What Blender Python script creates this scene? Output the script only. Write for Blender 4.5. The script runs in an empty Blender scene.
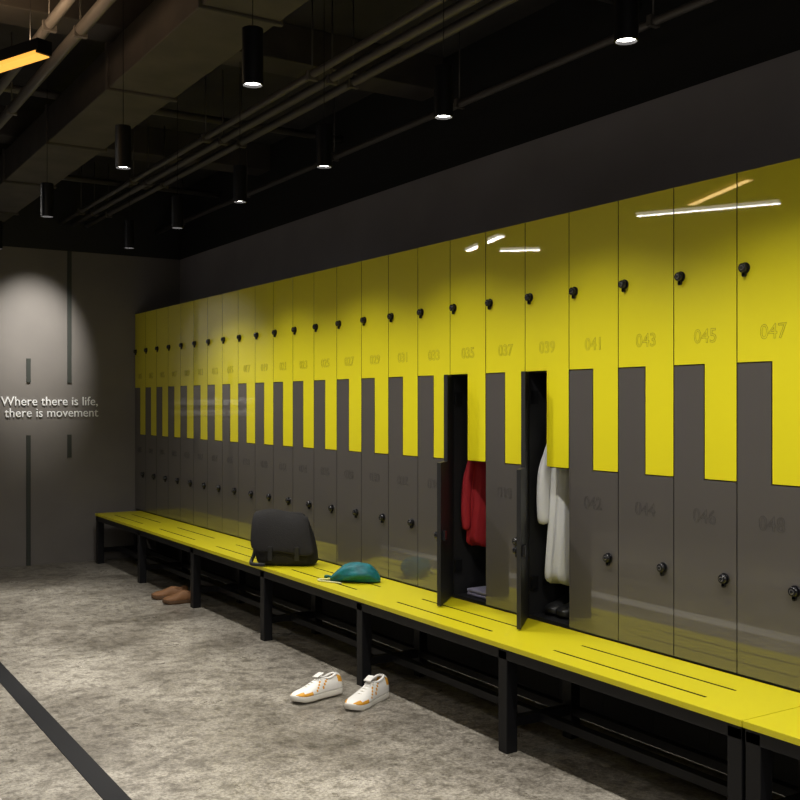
import bpy, bmesh, math, random
from mathutils import Vector, Matrix
random.seed(4)
scene=bpy.context.scene
scene.view_settings.view_transform='Standard'
try: scene.view_settings.look='None'
except Exception: pass
COL=scene.collection

# ---------------- materials ----------------
def mat(name,color,rough=0.5,metal=0.0,coat=0.0,coat_rough=0.03,emit=None,estr=0,noise=None,bump=None,spec=0.5,coat_ior=1.5):
    m=bpy.data.materials.new(name); m.use_nodes=True
    nt=m.node_tree; b=nt.nodes['Principled BSDF']
    b.inputs['Base Color'].default_value=(*color,1)
    b.inputs['Roughness'].default_value=rough
    b.inputs['Metallic'].default_value=metal
    b.inputs['Coat Weight'].default_value=coat
    b.inputs['Coat Roughness'].default_value=coat_rough
    b.inputs['Coat IOR'].default_value=coat_ior
    b.inputs['Specular IOR Level'].default_value=spec
    if emit:
        b.inputs['Emission Color'].default_value=(*emit,1); b.inputs['Emission Strength'].default_value=estr
    if noise or bump:
        g=nt.nodes.new('ShaderNodeNewGeometry')
    if noise:
        sc,amt=noise
        n=nt.nodes.new('ShaderNodeTexNoise'); n.inputs['Scale'].default_value=sc; n.inputs['Detail'].default_value=6
        nt.links.new(g.outputs['Position'],n.inputs['Vector'])
        r=nt.nodes.new('ShaderNodeValToRGB')
        r.color_ramp.elements[0].position=0.3; r.color_ramp.elements[1].position=0.7
        r.color_ramp.elements[0].color=(*[c*(1-amt) for c in color],1)
        r.color_ramp.elements[1].color=(*[min(1,c*(1+amt)) for c in color],1)
        nt.links.new(n.outputs['Fac'],r.inputs['Fac']); nt.links.new(r.outputs['Color'],b.inputs['Base Color'])
    if bump:
        sc,st=bump
        n2=nt.nodes.new('ShaderNodeTexNoise'); n2.inputs['Scale'].default_value=sc; n2.inputs['Detail'].default_value=5
        nt.links.new(g.outputs['Position'],n2.inputs['Vector'])
        bp=nt.nodes.new('ShaderNodeBump'); bp.inputs['Strength'].default_value=st; bp.inputs['Distance'].default_value=0.01
        nt.links.new(n2.outputs['Fac'],bp.inputs['Height']); nt.links.new(bp.outputs['Normal'],b.inputs['Normal'])
    return m

m_yel=mat('locker_yellow',(0.72,0.635,0.008),0.45,coat=0.9,coat_rough=0.02)
m_gry=mat('locker_grey',(0.080,0.072,0.067),0.45,coat=1.0,coat_rough=0.015,coat_ior=1.85)
m_in=mat('locker_interior_black',(0.010,0.010,0.011),0.5)
m_blk=mat('black_metal',(0.005,0.005,0.006),0.45,spec=0.3)
m_tube=mat('lamp_black',(0.004,0.004,0.005),0.45,spec=0.18)
m_lock=mat('lock_black',(0.008,0.008,0.010),0.25)
m_chrome=mat('lock_dial_silver',(0.55,0.55,0.56),0.25,metal=0.9)
m_numy=mat('number_print_on_yellow',(0.16,0.13,0.01),0.4)
m_numg=mat('number_print_on_grey',(0.030,0.028,0.027),0.4)
m_bench=mat('bench_yellow',(0.66,0.58,0.008),0.42,coat=0.15)
m_slot=mat('bench_slot_painted_shade',(0.012,0.011,0.004),0.7)  # shade inside the bench slots, put into the colour of their sides
m_lampglow=mat('lamp_glow',(1,1,1),emit=(1,0.96,0.9),estr=14)
m_linw=mat('linear_diffuser_white',(1,1,1),emit=(1,0.95,0.85),estr=3.5)
m_lino=mat('linear_diffuser_warm',(0.5,0.3,0.05),emit=(1,0.46,0.07),estr=1.25)
m_text=mat('sign_white',(0.9,0.9,0.89),0.4)
m_strip=mat('wall_groove_dark',(0.030,0.034,0.028),0.6)
m_pipe=mat('pipe_dark_paint',(0.070,0.063,0.057),0.45)
m_beam=mat('ceiling_beam_dark',(0.036,0.030,0.025),0.75,noise=(5,0.3))
m_ceil=mat('ceiling_dark',(0.020,0.018,0.016),0.9,noise=(3,0.35),bump=(12,0.3))

def wall_mat(name,low,high,zc):
    m=bpy.data.materials.new(name); m.use_nodes=True; nt=m.node_tree; b=nt.nodes['Principled BSDF']
    g=nt.nodes.new('ShaderNodeNewGeometry'); s=nt.nodes.new('ShaderNodeSeparateXYZ')
    nt.links.new(g.outputs['Position'],s.inputs[0])
    c=nt.nodes.new('ShaderNodeMath'); c.operation='GREATER_THAN'; c.inputs[1].default_value=zc
    nt.links.new(s.outputs['Z'],c.inputs[0])
    n=nt.nodes.new('ShaderNodeTexNoise'); n.inputs['Scale'].default_value=2.2; n.inputs['Detail'].default_value=8
    nt.links.new(g.outputs['Position'],n.inputs['Vector'])
    r=nt.nodes.new('ShaderNodeValToRGB'); r.color_ramp.elements[0].position=0.3; r.color_ramp.elements[1].position=0.7
    r.color_ramp.elements[0].color=(*[v*0.92 for v in low],1); r.color_ramp.elements[1].color=(*[v*1.08 for v in low],1)
    nt.links.new(n.outputs['Fac'],r.inputs['Fac'])
    mx=nt.nodes.new('ShaderNodeMix'); mx.data_type='RGBA'
    nt.links.new(c.outputs[0],mx.inputs['Factor']); nt.links.new(r.outputs['Color'],mx.inputs['A']); mx.inputs['B'].default_value=(*high,1)
    nt.links.new(mx.outputs['Result'],b.inputs['Base Color']); b.inputs['Roughness'].default_value=0.7
    return m
m_wallr=wall_mat('wall_paint_charcoal',(0.29,0.273,0.288),(0.010,0.010,0.010),2.79)
m_wallf=wall_mat('wall_paint_taupe',(0.155,0.141,0.127),(0.010,0.010,0.010),2.79)

def floor_mat():
    m=bpy.data.materials.new('floor_concrete'); m.use_nodes=True; nt=m.node_tree; b=nt.nodes['Principled BSDF']
    g=nt.nodes.new('ShaderNodeNewGeometry')
    def noise(sc,det,rough=0.6,dist=0):
        n=nt.nodes.new('ShaderNodeTexNoise'); n.inputs['Scale'].default_value=sc; n.inputs['Detail'].default_value=det; n.inputs['Roughness'].default_value=rough; n.inputs['Distortion'].default_value=dist
        nt.links.new(g.outputs['Position'],n.inputs['Vector']); return n
    def ramp(src,p0,c0,p1,c1):
        r=nt.nodes.new('ShaderNodeValToRGB'); e=r.color_ramp.elements
        e[0].position=p0; e[0].color=(*c0,1); e[1].position=p1; e[1].color=(*c1,1)
        nt.links.new(src,r.inputs['Fac']); return r
    n1=noise(1.1,9,0.68,0.5); r1=ramp(n1.outputs['Fac'],0.38,(0.20,0.183,0.155),0.62,(0.45,0.425,0.375))
    n2=noise(70,4,0.8); r2=ramp(n2.outputs['Fac'],0.38,(0.50,0.48,0.45),0.60,(1.15,1.13,1.09))
    n3=noise(17,6,0.7); r3=ramp(n3.outputs['Fac'],0.38,(0.50,0.49,0.475),0.53,(1,1,1))
    n4=noise(4.0,8,0.75,0.8); r4=ramp(n4.outputs['Fac'],0.36,(0.58,0.57,0.55),0.52,(1,1,1))
    def mul(a,bb):
        x=nt.nodes.new('ShaderNodeMix'); x.data_type='RGBA'; x.blend_type='MULTIPLY'; x.inputs['Factor'].default_value=1
        nt.links.new(a,x.inputs['A']); nt.links.new(bb,x.inputs['B']); return x.outputs['Result']
    c=mul(mul(mul(r1.outputs['Color'],r2.outputs['Color']),r3.outputs['Color']),r4.outputs['Color'])
    nt.links.new(c,b.inputs['Base Color'])
    rr=ramp(n4.outputs['Fac'],0.3,(0.42,)*3,0.7,(0.24,)*3); nt.links.new(rr.outputs['Color'],b.inputs['Roughness'])
    bp=nt.nodes.new('ShaderNodeBump'); bp.inputs['Strength'].default_value=0.12; bp.inputs['Distance'].default_value=0.003
    nt.links.new(n2.outputs['Fac'],bp.inputs['Height']); nt.links.new(bp.outputs['Normal'],b.inputs['Normal'])
    return m
m_floor=floor_mat()

# ---------------- helpers ----------------
def empty(name,loc=(0,0,0)):
    e=bpy.data.objects.new(name,None); e.location=loc; e.empty_display_size=0.1; COL.objects.link(e); return e
def addobj(name,me,mats,parent=None,loc=None,rot=None,smooth=False):
    o=bpy.data.objects.new(name,me); COL.objects.link(o)
    if isinstance(me,bpy.types.Mesh) and len(me.materials)==0:
        for m in (mats if isinstance(mats,(list,tuple)) else [mats]): me.materials.append(m)
    if parent: o.parent=parent
    if loc: o.location=loc
    if rot: o.rotation_euler=rot
    if smooth:
        for p in me.polygons: p.use_smooth=True
    return o
def bm_box(bm,x0,x1,y0,y1,z0,z1,mi=0):
    v=[bm.verts.new((x,y,z)) for x in (x0,x1) for y in (y0,y1) for z in (z0,z1)]
    fs=[(0,1,3,2),(4,6,7,5),(0,4,5,1),(2,3,7,6),(0,2,6,4),(1,5,7,3)]
    out=[]
    for f in fs:
        fc=bm.faces.new([v[i] for i in f]); fc.material_index=mi; out.append(fc)
    return out
def bm_cyl(bm,p0,p1,r0,r1=None,seg=20,mi=0,caps=True):
    r1=r0 if r1 is None else r1
    p0=Vector(p0);p1=Vector(p1); d=(p1-p0).normalized()
    a=d.orthogonal().normalized(); b=d.cross(a)
    A=[];B=[]
    for i in range(seg):
        t=2*math.pi*i/seg; o=a*math.cos(t)+b*math.sin(t)
        A.append(bm.verts.new(p0+o*r0)); B.append(bm.verts.new(p1+o*r1))
    for i in range(seg):
        j=(i+1)%seg; f=bm.faces.new((A[i],A[j],B[j],B[i])); f.material_index=mi; f.smooth=True
    if caps:
        f=bm.faces.new(A[::-1]); f.material_index=mi
        f=bm.faces.new(B); f.material_index=mi
def to_mesh(bm,name,mats=None):
    bmesh.ops.recalc_face_normals(bm,faces=bm.faces)
    me=bpy.data.meshes.new(name); bm.to_mesh(me); bm.free()
    if mats:
        for m in mats: me.materials.append(m)
    return me
def boxes(name,lst,mats,parent=None,bevel=0,loc=None,rot=None):
    bm=bmesh.new()
    for b in lst: bm_box(bm,*b[:6],mi=(b[6] if len(b)>6 else 0))
    me=to_mesh(bm,name,mats if isinstance(mats,(list,tuple)) else [mats])
    o=addobj(name,me,mats,parent,loc,rot)
    if bevel:
        md=o.modifiers.new('bevel','BEVEL'); md.width=bevel; md.segments=2; md.limit_method='ANGLE'
    return o
def tube(name,pts,r,m,parent=None,cyc=False):
    cu=bpy.data.curves.new(name,'CURVE'); cu.dimensions='3D'; cu.bevel_depth=r; cu.bevel_resolution=3
    sp=cu.splines.new('NURBS'); sp.points.add(len(pts)-1)
    for i,p in enumerate(pts): sp.points[i].co=(*p,1)
    sp.use_endpoint_u=True; sp.order_u=3; sp.use_cyclic_u=cyc; sp.resolution_u=8
    cu.use_fill_caps=True; cu.materials.append(m)
    o=bpy.data.objects.new(name,cu); COL.objects.link(o)
    if parent: o.parent=parent
    return o
def loft(name,secs,seg,mats,parent=None,sub=1,matfn=None,closed=True):
    bm=bmesh.new(); R=[]
    for s in secs: R.append([bm.verts.new(p) for p in s])
    for i in range(len(R)-1):
        n=len(R[i])
        for j in range(n):
            k=(j+1)%n
            f=bm.faces.new((R[i][j],R[i][k],R[i+1][k],R[i+1][j])); f.smooth=True
            if matfn: f.material_index=matfn(i,j)
    if closed:
        f=bm.faces.new(R[0][::-1]); f.smooth=True
        f=bm.faces.new(R[-1]); f.smooth=True
    me=to_mesh(bm,name,mats)
    o=addobj(name,me,mats,parent)
    if sub:
        md=o.modifiers.new('sub','SUBSURF'); md.levels=sub; md.render_levels=sub
    return o
def superring(cx,cy,z,rx,ry,e,seg,fold=0,nf=7,ph=0):
    out=[]
    for i in range(seg):
        t=2*math.pi*i/seg; c=math.cos(t); s=math.sin(t)
        k=1+fold*(math.sin(nf*t+ph)+0.4*math.sin((nf*2-3)*t+1.7*ph))
        out.append(Vector((cx+rx*k*math.copysign(abs(c)**e,c),cy+ry*k*math.copysign(abs(s)**e,s),z)))
    return out

# ---------------- room ----------------
XW,YF,XL,YR,ZC=0.437,6.91,-6.5,-5.5,3.45
boxes('floor',[(XL,XW,YR,YF,-0.1,0)],m_floor)
boxes('wall_right',[(XW,XW+0.15,YR,YF+0.15,-0.1,ZC)],m_wallr)
boxes('wall_far',[(XL,XW,YF,YF+0.15,-0.1,ZC)],m_wallf)
boxes('wall_left',[(XL-0.15,XL,YR,YF+0.15,-0.1,ZC)],m_wallr)
boxes('wall_rear',[(XL-0.15,XW+0.15,YR-0.15,YR,-0.1,ZC)],m_wallr)
boxes('ceiling',[(XL-0.15,XW+0.15,YR-0.15,YF+0.15,ZC,ZC+0.15)],m_ceil)
bl=[]
for y in (-2.2,0.2,2.6,5.0): bl.append((XL,XW,y-0.12,y+0.12,3.25,3.45))
for x in (-5.2,-3.6,): bl.append((x-0.1,x+0.1,YR,YF,3.28,3.45))
boxes('ceiling_beams',bl,m_beam,bevel=0.005)
boxes('ventilation_duct',[(-1.50,-1.16,YR+0.2,YF-0.05,2.99,3.20)]+[(-1.515,-1.145,y,y+0.03,2.975,3.215) for y in [YR+0.6+i*1.25 for i in range(10)]],m_beam,bevel=0.006)
bm=bmesh.new()
PX=(-0.45,-0.57,-0.68,0.2,-1.80,-1.93,-2.55,-2.75)
for x,z,r in ((-0.45,3.03,0.022),(-0.57,3.03,0.022),(-0.68,3.03,0.018),(0.2,3.02,0.018),(-1.80,3.03,0.026),(-1.93,3.03,0.022),(-2.55,2.98,0.028),(-2.75,2.98,0.02)):
    bm_cyl(bm,(x,YR+0.02,z),(x,YF-0.02,z),r,seg=14)
for y,z in ((0.9,3.23),(3.7,3.23),(5.9,3.23)):
    bm_cyl(bm,(XL+0.02,y,z),(XW-0.02,y,z),0.024,seg=14)
for y in [YR+0.5+i*1.4 for i in range(9)]:
    for x in PX:
        bm_cyl(bm,(x,y,3.0),(x,y,ZC),0.004,seg=6)
        bm_box(bm,x-0.028,x+0.028,y-0.012,y+0.012,3.0,3.045)
addobj('ceiling_pipes',to_mesh(bm,'ceiling_pipes',[m_pipe]),m_pipe)
boxes('floor_trim_dark',[(-1.93,-1.845,YR,YF,0.0,0.003)],mat('floor_inlay_black',(0.008,0.008,0.009),0.6,spec=0.2))
boxes('floor_trim_light',[(-2.40,-2.24,YR,YF,0.0,0.003)],mat('floor_inlay_light',(0.6,0.58,0.55),0.5))
sx=-0.572-0.025; s2=-0.93-0.02
boxes('trim_far_wall_strips',[(sx-0.018,sx+0.018,YF-0.012,YF-0.001,1.61,2.788),
      (sx-0.018,sx+0.018,YF-0.012,YF-0.001,0.94,1.145),
      (s2-0.018,s2+0.018,YF-0.012,YF-0.001,1.61,1.82),
      (s2-0.018,s2+0.018,YF-0.012,YF-0.001,0.0,1.145)],m_strip)

def text_mesh(body,size,extr,outline=0,align='CENTER'):
    cu=bpy.data.curves.new('t','FONT'); cu.body=body; cu.size=size; cu.extrude=extr; cu.align_x=align; cu.align_y='CENTER'
    cu.resolution_u=3
    if outline:
        cu.fill_mode='NONE'; cu.bevel_depth=outline; cu.bevel_resolution=0; cu.extrude=0
    o=bpy.data.objects.new('t',cu); COL.objects.link(o)
    dg=bpy.context.evaluated_depsgraph_get(); dg.update()
    me=bpy.data.meshes.new_from_object(o.evaluated_get(dg))
    me.materials.clear()
    bpy.data.objects.remove(o); return me
sign=empty('wall_text_sign',(-0.760,YF-0.008,1.42))
for i,(t,z) in enumerate((('Where there is life,',0.022),('there is movement',-0.080))):
    me=text_mesh(t,0.112,0.004)
    w=max(v.co.x for v in me.vertices)-min(v.co.x for v in me.vertices)
    o=addobj('text_line_%d'%(i+1),me,m_text,sign,loc=(0.0 if i==0 else 0.015,0,z),rot=(math.pi/2,0,0))
    o.scale=((0.835 if i==0 else 0.81)/w,1,1)

# ---------------- lockers ----------------
W=0.30; ZB=0.447; ZT=2.25; ZM=1.567; ZL=1.14; G=0.0022
def poly_prism(pts,x0,x1,name,mats):
    bm=bmesh.new()
    A=[bm.verts.new((x0,y,z)) for y,z in pts]; B=[bm.verts.new((x1,y,z)) for y,z in pts]
    n=len(pts)
    fA=bm.faces.new(A); fB=bm.faces.new(B[::-1])
    for i in range(n):
        j=(i+1)%n; f=bm.faces.new((A[j],A[i],B[i],B[j])); f.material_index=1
    fB.material_index=1
    return to_mesh(bm,name,mats)
up=[(-G,ZM+G),(-G,ZT),(-(W-G),ZT),(-(W-G),ZL+G),(-(W/2+G),ZL+G),(-(W/2+G),ZM+G)]
lo=[(-G,ZB+0.006),(-G,ZM-G),(-(W/2-G),ZM-G),(-(W/2-G),ZL-G),(-(W-G),ZL-G),(-(W-G),ZB+0.006)]
me_up=poly_prism(up,0,0.018,'upper_door',[m_yel,m_in])
me_lo=poly_prism(lo,0,0.018,'lower_door',[m_gry,m_in])
bm=bmesh.new(); t=0.008; D=0.42; xf=0.0195
bm_box(bm,xf,D,-t,0,ZB,ZT); bm_box(bm,xf,D,-W,-W+t,ZB,ZT)
bm_box(bm,D-t,D,-W+t,-t,ZB,ZT)
bm_box(bm,xf,D-t,-W+t,-t,ZT-t,ZT); bm_box(bm,xf,D-t,-W+t,-t,ZB+0.001,ZB+t)
bm_box(bm,xf,D-t,-W/2,-t,ZM-t/2,ZM+t/2); bm_box(bm,xf,D-t,-W+t,-W/2,ZL-t/2,ZL+t/2)
bm_box(bm,xf,D-t,-W/2-t/2,-W/2+t/2,ZL+t/2,ZM-t/2)
me_car=to_mesh(bm,'carcass',[m_in])
bm=bmesh.new()
bm_box(bm,0.20,0.42,-W+0.0005,-0.0005,0.0,ZB)
me_base=to_mesh(bm,'base_plinth',[m_in])
bm=bmesh.new()
bm_cyl(bm,(0,0,0),(-0.005,0,0),0.0205,seg=28)
bm_cyl(bm,(-0.005,0,0),(-0.020,0,0),0.0175,0.0165,seg=28)
bm_cyl(bm,(-0.020,0,0),(-0.0225,0,0),0.0165,0.014,seg=28)
bm_cyl(bm,(-0.0227,0,0),(-0.0236,0,0),0.0085,seg=20,mi=1)
bm_cyl(bm,(-0.0236,0,0),(-0.0255,0,0),0.0058,seg=16)
bm_box(bm,-0.012,-0.002,-0.007,0.007,-0.026,-0.010)
bm_cyl(bm,(-0.002,0,-0.025),(-0.012,0,-0.025),0.0072,seg=18)
me_lock=to_mesh(bm,'lock',[m_lock,m_chrome])
TXTROT=Matrix(((0,0,-1),(-1,0,0),(0,1,0))).to_euler()
OPEN={3:math.radians(46),5:math.radians(47)}
for i in range(22,-5,-1):
    E=empty('locker',(0,W*(i+1),0))
    addobj('carcass',me_car,m_in,E); addobj('base_plinth',me_base,m_in,E)
    addobj('upper_door',me_up,m_yel,E)
    a=-OPEN.get(i,0)
    Lo=addobj('lower_door',me_lo,m_gry,E,rot=(0,0,a))
    addobj('upper_lock',me_lock,m_lock,E,loc=(-0.0005,-0.038,1.904))
    o=addobj('lower_lock',me_lock,m_lock,Lo,loc=(-0.0005,-0.247,0.785))
    n=45-2*i
    me=text_mesh('%03d'%n,0.074,0,0.0006); addobj('upper_number',me,m_numy,E,loc=(-0.0006,-0.155,1.67),rot=TXTROT)
    me=text_mesh('%03d'%(n+1),0.074,0,0.0006); addobj('lower_number',me,m_numg,Lo,loc=(-0.0006,-0.150,1.000),rot=TXTROT)
    if i in OPEN:
        for z in (0.6,1.45):
            boxes('hinge',[(0.02,0.06,-0.022,-0.009,z-0.03,z+0.03)],m_blk,E)
        boxes('inner_latch',[(0.018,0.034,-0.27,-0.235,0.76,0.81)],m_lock,Lo,bevel=0.003)
        tube('hanging_rail',[(0.20,-0.012,1.50),(0.20,-0.08,1.50),(0.20,-0.14,1.50)],0.007,m_chrome,E)

# ---------------- bench ----------------
BX0,BX1=-0.414,-0.004
def bench(y0,y1,legs):
    E=empty('bench',(0,0,0))
    zt0,zt1=ZB-0.022,ZB-0.002
    sl=[-0.308,-0.161]; sw=0.006
    bm=bmesh.new()
    ys=sorted(legs)
    xs=[BX0,sl[0]-sw,sl[0]+sw,sl[1]-sw,sl[1]+sw,BX1]
    yy=[y0]
    for a,b in zip(ys[:-1],ys[1:]): yy+=[a+0.20,b-0.20]
    yy.append(y1)
    V={}
    def vv(i,j,z):
        k=(i,j,z)
        if k not in V: V[k]=bm.verts.new((xs[i],yy[j],z))
        return V[k]
    def solid(i,j):
        if i<0 or i>=len(xs)-1 or j<0 or j>=len(yy)-1: return False
        return not (i in (1,3) and j%2==1)
    for i in range(len(xs)-1):
        for j in range(len(yy)-1):
            if not solid(i,j): continue
            bm.faces.new([vv(i,j,zt1),vv(i+1,j,zt1),vv(i+1,j+1,zt1),vv(i,j+1,zt1)])
            bm.faces.new([vv(i,j,zt0),vv(i,j+1,zt0),vv(i+1,j+1,zt0),vv(i+1,j,zt0)])
            for (di,dj,a,b) in ((-1,0,(i,j),(i,j+1)),(1,0,(i+1,j),(i+1,j+1)),(0,-1,(i,j),(i+1,j)),(0,1,(i,j+1),(i+1,j+1))):
                if not solid(i+di,j+dj):
                    f=bm.faces.new([vv(*a,zt0),vv(*b,zt0),vv(*b,zt1),vv(*a,zt1)])
                    inner = 0<=i+di<len(xs)-1 and 0<=j+dj<len(yy)-1
                    f.material_index=1 if inner else 0
    addobj('top_board',to_mesh(bm,'top_board',[m_bench,m_slot]),m_bench,E)
    fr=[(BX0+0.006,BX0+0.046,y0+0.004,y1-0.004,ZB-0.067,zt0-0.0005),(BX1-0.06,BX1-0.02,y0+0.004,y1-0.004,ZB-0.067,zt0-0.0005)]
    for s in sl: fr.append((s-0.02,s+0.02,y0+0.05,y1-0.05,ZB-0.03,zt0-0.0005))  # black strips added under the slots as painted shade, not frame members
    for y in ys:
        fr.append((BX0+0.006,BX0+0.062,y-0.028,y+0.028,0,ZB-0.03))
        fr.append((BX1-0.06,BX1-0.01,y-0.028,y+0.028,0,ZB-0.03))
        fr.append((BX0+0.05,BX1-0.05,y-0.018,y+0.018,ZB-0.063,ZB-0.031))
        fr.append((BX0+0.05,BX1-0.05,y-0.018,y+0.018,0.10,0.14))
    fr.append(((BX0+BX1)/2-0.02,(BX0+BX1)/2+0.02,ys[0],ys[-1],0.102,0.138))
    fr.append((BX1-0.055,BX1-0.02,ys[0],ys[-1],0.102,0.138))
    boxes('steel_frame',fr,m_blk,E,bevel=0.0025)
L=[-0.36+0.03+1.172*k for k in range(7)]
bench(-0.362,6.74,[-0.33]+L[1:-1]+[6.70])
bench(-3.9,-0.366,[-3.87,-2.75,-1.58,-0.40])

# ---------------- pendant lamps ----------------
LC=(1,0.965,0.91)
def spot(name,parent,loc,power,size=118,blend=1.0,color=LC,rot=(0,0,0),r=0.03):
    l=bpy.data.lights.new(name,'SPOT'); l.energy=power; l.spot_size=math.radians(size); l.spot_blend=blend; l.color=color; l.shadow_soft_size=r
    o=bpy.data.objects.new(name,l); COL.objects.link(o); o.parent=parent; o.location=loc; o.rotation_euler=rot; return o
bm=bmesh.new()
R=0.036
bm_cyl(bm,(0,0,0),(0,0,0.19),R,seg=32,caps=False)
bm_cyl(bm,(0,0,0),(0,0,0.03),R-0.004,seg=32,caps=False)
bm_cyl(bm,(0,0,0.19),(0,0,0.192),R,R-0.004,seg=32)
bm_cyl(bm,(0,0,0.0),(0,0,-0.001),R,R-0.004,seg=32,caps=False)
bm_cyl(bm,(0,0,0.192),(0,0,3.45-2.5),0.0018,seg=8)
bm_cyl(bm,(0,0,3.42-2.5),(0,0,3.449-2.5),0.03,seg=24)
me_tube=to_mesh(bm,'housing',[m_tube])
bm=bmesh.new(); bm_cyl(bm,(0,0,0.010),(0,0,0.014),R-0.0045,seg=32); me_glow=to_mesh(bm,'led_disc',[m_lampglow])
def pendant(x,y,specs):
    E=empty('pendant_lamp',(x,y,2.5))
    addobj('housing',me_tube,m_tube,E); addobj('led_disc',me_glow,m_lampglow,E)
    for p,s,b in specs: spot('spot',E,(0,0,-0.004),p,s,b)
for k in range(-3,6): pendant(-0.79,-0.25+0.96*k,[(60,128,0.7)])
for k in range(-2,4): pendant(-1.56,0.73+1.445*k,[(200,56,1.0)])
for y in (-2.5,-0.5,1.5,3.5,5.5): pendant(-3.9,y,[(110,80,1.0)])  # unseen row, added for reflected patterns in the locker doors
E=empty('added_wall_spot',(-0.93,5.75,3.3))  # added lamp, invented to throw a light pool on the far wall
bm=bmesh.new(); bm_cyl(bm,(0,0,0.02),(0,0,0.149),0.008,seg=10)
d=Vector((0,0.86,-1)).normalized()
bm_cyl(bm,Vector((0,0,0.03))-d*0.05,Vector((0,0,0.03))+d*0.08,0.03,0.036,seg=24)
addobj('added_spot_head',to_mesh(bm,'added_spot_head',[m_tube]),m_tube,E)
spot('spot',E,tuple(Vector((0,0,0.03))+d*0.09),380,38,1.0,rot=d.to_track_quat('-Z','Y').to_euler())

# ---------------- linear lamps ----------------
def linear(p0,p1,m,color,power,z=2.77):
    a=Vector((p0[0],p0[1],z)); b=Vector((p1[0],p1[1],z)); c=(a+b)/2; Ln=(b-a).length
    ang=math.atan2(b.y-a.y,b.x-a.x)
    E=empty('linear_pendant_lamp',c); E.rotation_euler=(0,0,ang)
    boxes('housing',[(-Ln/2-0.012,Ln/2+0.012,-0.032,0.032,0.012,0.055),(-Ln/2-0.012,-Ln/2,-0.032,0.032,0,0.012),(Ln/2,Ln/2+0.012,-0.032,0.032,0,0.012)],m_tube,E)
    boxes('diffuser',[(-Ln/2,Ln/2,-0.029,0.029,-0.004,0.0115)],m,E)
    bm=bmesh.new()
    for s in (-1,1): bm_cyl(bm,(s*Ln*0.4,0,0.05),(s*Ln*0.4,0,ZC-z),0.0012,seg=6)
    addobj('suspension_wires',to_mesh(bm,'wires',[m_tube]),m_tube,E)
    l=bpy.data.lights.new('area','AREA'); l.shape='RECTANGLE'; l.size=Ln; l.size_y=0.05; l.energy=power; l.color=color
    o=bpy.data.objects.new('area',l); COL.objects.link(o); o.parent=E; o.location=(0,0,-0.012)
    return E
cx,cy=-2.991,-2.4915
def rel(x,y): return (cx+x,cy+y)
WH=(1,0.96,0.9)
LE=linear(rel(.945,4.105),rel(.637,4.84),m_lino,(1,0.65,0.25),2)
linear(rel(.928,6.528),rel(.688,7.32),m_linw,WH,6)
linear(rel(.182,4.476),rel(.647,5.326),m_linw,WH,6)
linear(rel(.192,6.942),rel(.449,7.173),m_linw,WH,3)
linear((-2.3,-3.0),(-2.05,-3.9),m_linw,WH,34)  # this and the next two: unseen lamps added behind camera for ambient light
linear((-3.6,-3.6),(-3.1,-4.5),m_linw,WH,34)
linear((-4.6,-2.8),(-4.9,-3.7),m_linw,WH,34)
l=bpy.data.lights.new('uplight','AREA'); l.shape='RECTANGLE'; l.size=0.8; l.size_y=0.04; l.energy=8; l.color=(1,0.68,0.40)
o=bpy.data.objects.new('uplight',l); COL.objects.link(o); o.parent=LE; o.location=(0,0,0.07); o.rotation_euler=(math.pi,0,0)

# ---------------- clothes ----------------
def garment(name,E,cx_,cy_,ztop,zbot,rx,ry,m,sleeve=None,fl=0.2):
    secs=[]; n=16
    for i in range(n+1):
        f=i/n; z=ztop+(zbot-ztop)*f
        k=min(1,0.25+3.0*f) if f<0.25 else 1+fl*(f-0.25)
        ring=superring(cx_+0.006*math.sin(f*5),cy_+0.004*math.sin(f*7),z,rx*k,ry*k,0.95,72,fold=0.015+0.075*f,nf=5,ph=0.9*f)
        for q,p in enumerate(ring):
            p.z+=0.018*math.sin(q/72*2*math.pi*2+1.0)*f
            p.x+=0.003*math.sin(q*0.9+f*9)
        secs.append(ring)
    loft(name,secs,72,[m],E,sub=1)
    if sleeve:
        (sx_,sy),zt,zb,r=sleeve
        ss=[]
        for i in range(13):
            f=i/12; g=min(1,f*2.0+0.05)
            ss.append(superring(cx_+(sx_-cx_)*g+0.006*math.sin(f*6),cy_+(sy-cy_)*g,zt+(zb-zt)*f,r*(0.75+0.35*math.sin(2.6*f)),r*(0.95-0.1*f),0.95,28,fold=0.03+0.03*math.sin(f*9)**2,nf=3,ph=5*f))
        loft(name+'_sleeve',ss,28,[m],E,sub=1)
m_white=mat('white_fabric',(0.62,0.62,0.61),0.85,bump=(60,0.2))
m_red=mat('red_fabric',(0.34,0.008,0.016),0.8,bump=(60,0.2))
E=empty('white_coat'); garment('coat_body',E,0.13,1.098,1.43,0.60,0.055,0.060,m_white,sleeve=((0.052,1.130),1.36,0.87,0.029),fl=0.18)
tube('hanger_hook',[(0.19,1.09,1.42),(0.195,1.09,1.47),(0.205,1.09,1.490)],0.003,m_chrome,E)
E=empty('red_jacket'); garment('jacket_body',E,0.14,1.735,1.36,0.70,0.055,0.045,m_red,sleeve=((0.06,1.74),1.28,0.78,0.024),fl=0.15)
tube('hanger_hook',[(0.19,1.72,1.35),(0.195,1.71,1.44),(0.205,1.70,1.490)],0.003,m_chrome,E)

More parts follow.
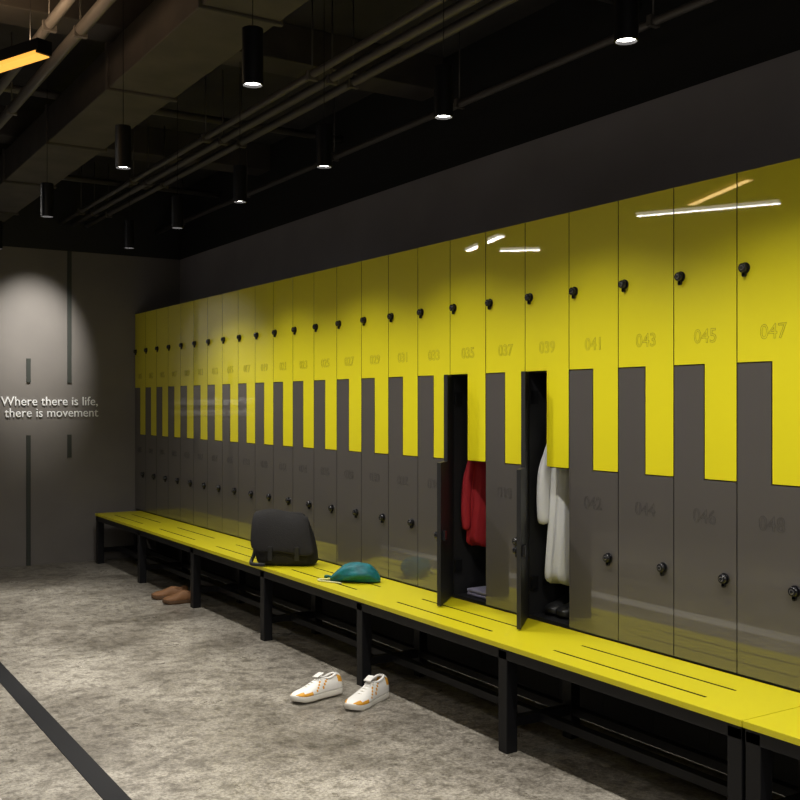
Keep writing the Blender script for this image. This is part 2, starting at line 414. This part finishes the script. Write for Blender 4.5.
# ---------------- shoes ----------------
m_sw=mat('sneaker_white_leather',(0.78,0.76,0.72),0.5)
m_so=mat('sneaker_orange_suede',(0.70,0.33,0.025),0.65)
m_sole=mat('sneaker_sole_white',(0.72,0.69,0.62),0.6)
m_lin=mat('shoe_lining',(0.35,0.30,0.24),0.9)
m_br=mat('brown_suede',(0.20,0.09,0.032),0.7)
m_brs=mat('brown_sole',(0.10,0.05,0.02),0.7)
m_bk=mat('black_shoe_leather',(0.012,0.012,0.012),0.4)
def lerp(tb,t):
    for (a,va),(b,vb) in zip(tb[:-1],tb[1:]):
        if t<=b:
            f=(t-a)/(b-a)
            return va+(vb-va)*f
    return tb[-1][1]
def shoe(parent,name,loc,rot,mu,mp,ms,Ls=0.285,laces=True,high=0.0):
    E=bpy.data.objects.new(name,None); COL.objects.link(E); E.parent=parent; E.location=loc; E.rotation_euler=rot
    wt=[(0,0.020),(0.04,0.030),(0.2,0.036),(0.45,0.036),(0.68,0.049),(0.85,0.045),(0.95,0.031),(1,0.014)]
    ht=[(0,0.075+high),(0.1,0.092+high),(0.25,0.080+high),(0.42,0.088+high*0.6),(0.5,0.082),(0.7,0.058),(0.88,0.048),(0.96,0.038),(1,0.024)]
    N=26
    secs=[]
    for zz,s in ((0,0.97),(0.006,1.03),(0.024,1.05),(0.028,1.0)):
        ring=[]
        for i in range(N+1):
            t=i/N; ring.append(Vector((t*Ls+(s-1)*(t-0.5)*0.09,lerp(wt,t)*s+0.002,zz+(0.012*max(0,(t-0.85)/0.15)))))
        for i in range(N,-1,-1):
            t=i/N; ring.append(Vector((t*Ls+(s-1)*(t-0.5)*0.09,-lerp(wt,t)*s-0.002,zz+(0.012*max(0,(t-0.85)/0.15)))))
        secs.append(ring)
    loft('sole',secs,0,[ms],E,sub=0)
    bm=bmesh.new(); rows=[]; M=16
    for i in range(N+1):
        t=i/N; w=lerp(wt,t); h=lerp(ht,t); zb=0.026+0.010*max(0,(t-0.85)/0.15)
        row=[]
        for j in range(M+1):
            a=math.pi*j/M; e=0.75
            c_=math.cos(a); sz=math.sin(a)
            y=w*math.copysign(abs(c_)**e,c_)*(1-0.28*(sz**2)*(1 if t<0.5 else 0.6)); z=zb+(h-zb)*abs(sz)**0.8
            row.append(bm.verts.new((t*Ls,y,z)))
        rows.append(row)
    for i in range(N):
        t=(i+0.5)/N
        for j in range(M):
            u=(j+0.5)/M; top=min(u,1-u)
            if 0.06<t<0.42 and top>0.36: continue
            mi=0
            if (t>0.86 and top<0.22) or (t>0.68 and top<0.12): mi=1
            if t<0.13 and 0.1<top<0.34: mi=1
            if 0.30<t<0.62 and 0.05<top<0.30 and ((i+int(top*16))%4)<1: mi=1
            if not laces: mi=0
            f=bm.faces.new((rows[i][j],rows[i+1][j],rows[i+1][j+1],rows[i][j+1])); f.material_index=mi; f.smooth=True
    me=to_mesh(bm,'upper',[mu,mp,m_lin]); o=addobj('upper',me,None,E)
    s=o.modifiers.new('sol','SOLIDIFY'); s.thickness=0.005; s.offset=-1
    s=o.modifiers.new('sub','SUBSURF'); s.levels=1; s.render_levels=1
    pts=[]
    for i in range(20):
        a=2*math.pi*i/20; t=0.24+0.185*math.cos(a)
        pts.append((t*Ls,0.024*math.sin(a),lerp(ht,t)-0.008+0.004*abs(math.cos(a))))
    tube('collar',pts,0.006,mu,E,cyc=True)
    bm=bmesh.new(); bm_cyl(bm,(0,0,0),(0,0,0.004),0.03,seg=24)
    o=addobj('insole',to_mesh(bm,'insole',[m_lin]),None,E,loc=(0.24*Ls,0,0.034)); o.scale=(1.7,0.95,1)
    if laces:
        boxes('tongue',[(0,0.045,-0.020,0.020,0,0.007)],mu,E,bevel=0.003,loc=(0.36*Ls,0,0.098+high),rot=(0,0.35,0))
        for q in range(5):
            t=0.44+0.062*q; z=lerp(ht,t)+0.001
            tube('lace_%d'%q,[(t*Ls,-0.024,z-0.010),(t*Ls+0.004,-0.010,z+0.003),(t*Ls+0.004,0.010,z+0.003),(t*Ls,0.024,z-0.010)],0.0035,m_sole,E)
    return E
S=empty('sneaker_pair')
shoe(S,'sneaker_a',(-0.395,1.79,0.0),(0,0,math.radians(206)),m_sw,m_so,m_sole,high=0.022,Ls=0.305)
shoe(S,'sneaker_b',(-0.555,1.95,0.004),(math.radians(6),0,math.radians(190)),m_sw,m_so,m_sole,high=0.012)
B=empty('brown_shoe_pair')
shoe(B,'shoe_a',(-0.28,4.55,0.0),(0,0,math.radians(172)),m_br,m_br,m_brs,laces=False,Ls=0.26)
shoe(B,'shoe_b',(-0.30,4.72,0.0),(0,0,math.radians(158)),m_br,m_br,m_brs,laces=False,Ls=0.26)
K=empty('black_shoe_pair')
shoe(K,'shoe_a',(0.33,1.14,ZB+0.009),(0,0,math.radians(184)),m_bk,m_bk,m_bk,laces=False,Ls=0.26)
shoe(K,'shoe_b',(0.33,1.04,ZB+0.009),(0,0,math.radians(178)),m_bk,m_bk,m_bk,laces=False,Ls=0.26)

# ---------------- shoulder bag ----------------
m_bag=mat('bag_black_canvas',(0.013,0.012,0.012),0.8,bump=(150,0.35),spec=0.3)
m_bag2=mat('bag_black_leather',(0.007,0.007,0.007),0.5)
E=empty('shoulder_bag',(-0.245,3.175,ZB-0.002)); E.rotation_euler=(0,0,math.radians(-38)); E.scale=(1.12,1.05,1.12)
secs=[]
for z,rx,ry,cyv in ((0.0,0.150,0.07,0),(0.012,0.166,0.085,0),(0.07,0.170,0.095,0),(0.14,0.165,0.088,0.004),(0.20,0.153,0.070,0.012),(0.25,0.140,0.05,0.018),(0.275,0.122,0.034,0.02),(0.283,0.10,0.018,0.02)):
    secs.append(superring(-0.035*z/0.28,cyv,z,rx,ry,0.6,36,fold=0.018,nf=5,ph=z*9))
loft('body',secs,36,[m_bag],E,sub=1)
bm=bmesh.new(); prof=[(0.062,0.20),(0.055,0.25),(0.030,0.290),(-0.012,0.292),(-0.050,0.262),(-0.080,0.205),(-0.098,0.14),(-0.107,0.10),(-0.109,0.075)]
rows=[]
for k,(yy,zz) in enumerate(prof):
    row=[]
    for i in range(17):
        u=-1+2*i/16; w=0.122+0.050*min(1,k/6)
        dz=-0.018*abs(u)**3-0.014*u; back=0.024*abs(u)**4
        x=w*u-0.035*zz/0.28
        if k>=7: dz+=0.03*abs(u)**6
        row.append(bm.verts.new((x,yy+(back if yy<0 else -back),zz+dz+0.005*math.sin(4*u+k))))
    rows.append(row)
for k in range(len(rows)-1):
    for i in range(16):
        f=bm.faces.new((rows[k][i],rows[k][i+1],rows[k+1][i+1],rows[k+1][i])); f.smooth=True
o=addobj('front_flap',to_mesh(bm,'flap',[m_bag]),None,E); s=o.modifiers.new('s','SOLIDIFY'); s.thickness=0.006; s.offset=0
s=o.modifiers.new('sub','SUBSURF'); s.levels=1; s.render_levels=1
boxes('buckle_strap',[(-0.085,-0.06,-0.116,-0.108,0.035,0.11),(0.06,0.085,-0.116,-0.108,0.035,0.11)],m_bag2,E,bevel=0.002)
tube('shoulder_strap',[(-0.12,0.02,0.22),(-0.175,0.0,0.16),(-0.175,-0.02,0.06),(-0.195,-0.05,0.012),(-0.17,-0.09,0.010),(-0.10,-0.10,0.010)],0.010,m_bag2,E)

# ---------------- teal pouch ----------------
m_teal=mat('teal_fabric',(0.0,0.13,0.155),0.6,noise=(30,0.25),bump=(45,0.4))
m_cord=mat('cord_pale_yellow',(0.6,0.6,0.35),0.7)
E=empty('teal_swim_pouch',(-0.20,2.42,ZB-0.002)); E.rotation_euler=(0,0,math.radians(-40))
secs=[]
for i in range(15):
    f=i/14; x=-0.14+0.28*f
    w=lerp([(0,0.012),(0.1,0.035),(0.3,0.07),(0.6,0.08),(0.85,0.065),(0.96,0.035),(1,0.010)],f)
    h=lerp([(0,0.02),(0.1,0.05),(0.3,0.098),(0.55,0.112),(0.8,0.100),(0.95,0.055),(1,0.018)],f)
    ring=[]
    for j in range(24):
        a=2*math.pi*j/24; k=1+0.09*math.sin(5*a+f*7)+0.03*math.sin(9*a-4*f)
        ring.append(Vector((x+0.006*math.sin(4*a),w*k*math.cos(a),max(0.0,h/2+h/2*k*math.sin(a)*1.0))))
    secs.append(ring)
loft('pouch_body',secs,24,[m_teal],E,sub=1)
tube('drawcord',[(-0.125,0,0.012),(-0.16,0.03,0.006),(-0.205,0.035,0.006),(-0.215,0.0,0.006),(-0.18,-0.03,0.006),(-0.13,-0.045,0.006),(-0.06,-0.085,0.006)],0.0045,m_cord,E)
tube('drawcord_loop',[(-0.12,0.01,0.015),(-0.15,0.06,0.02),(-0.19,0.075,0.006),(-0.17,0.03,0.03),(-0.12,0.0,0.02)],0.006,m_teal,E)

E=empty('folded_towel'); boxes('towel_layers',[(0.06,0.24,1.56,1.74,ZB+0.009+0.018*k,ZB+0.026+0.018*k) for k in range(2)],mat('lavender_towel',(0.25,0.24,0.34),0.9),E,bevel=0.006)

# ---------------- world / camera ----------------
w=bpy.data.worlds.new('world'); scene.world=w; w.use_nodes=True
w.node_tree.nodes['Background'].inputs[0].default_value=(0.5,0.5,0.55,1); w.node_tree.nodes['Background'].inputs[1].default_value=0.05
cam=bpy.data.cameras.new('camera'); co=bpy.data.objects.new('camera',cam); COL.objects.link(co)
cam.sensor_width=36; cam.lens=36*1030/800; cam.clip_start=0.05
cam.shift_y=4/800.0
co.location=(cx,cy,1.42); co.rotation_euler=(math.pi/2,0,-math.radians(32.09))
scene.camera=co
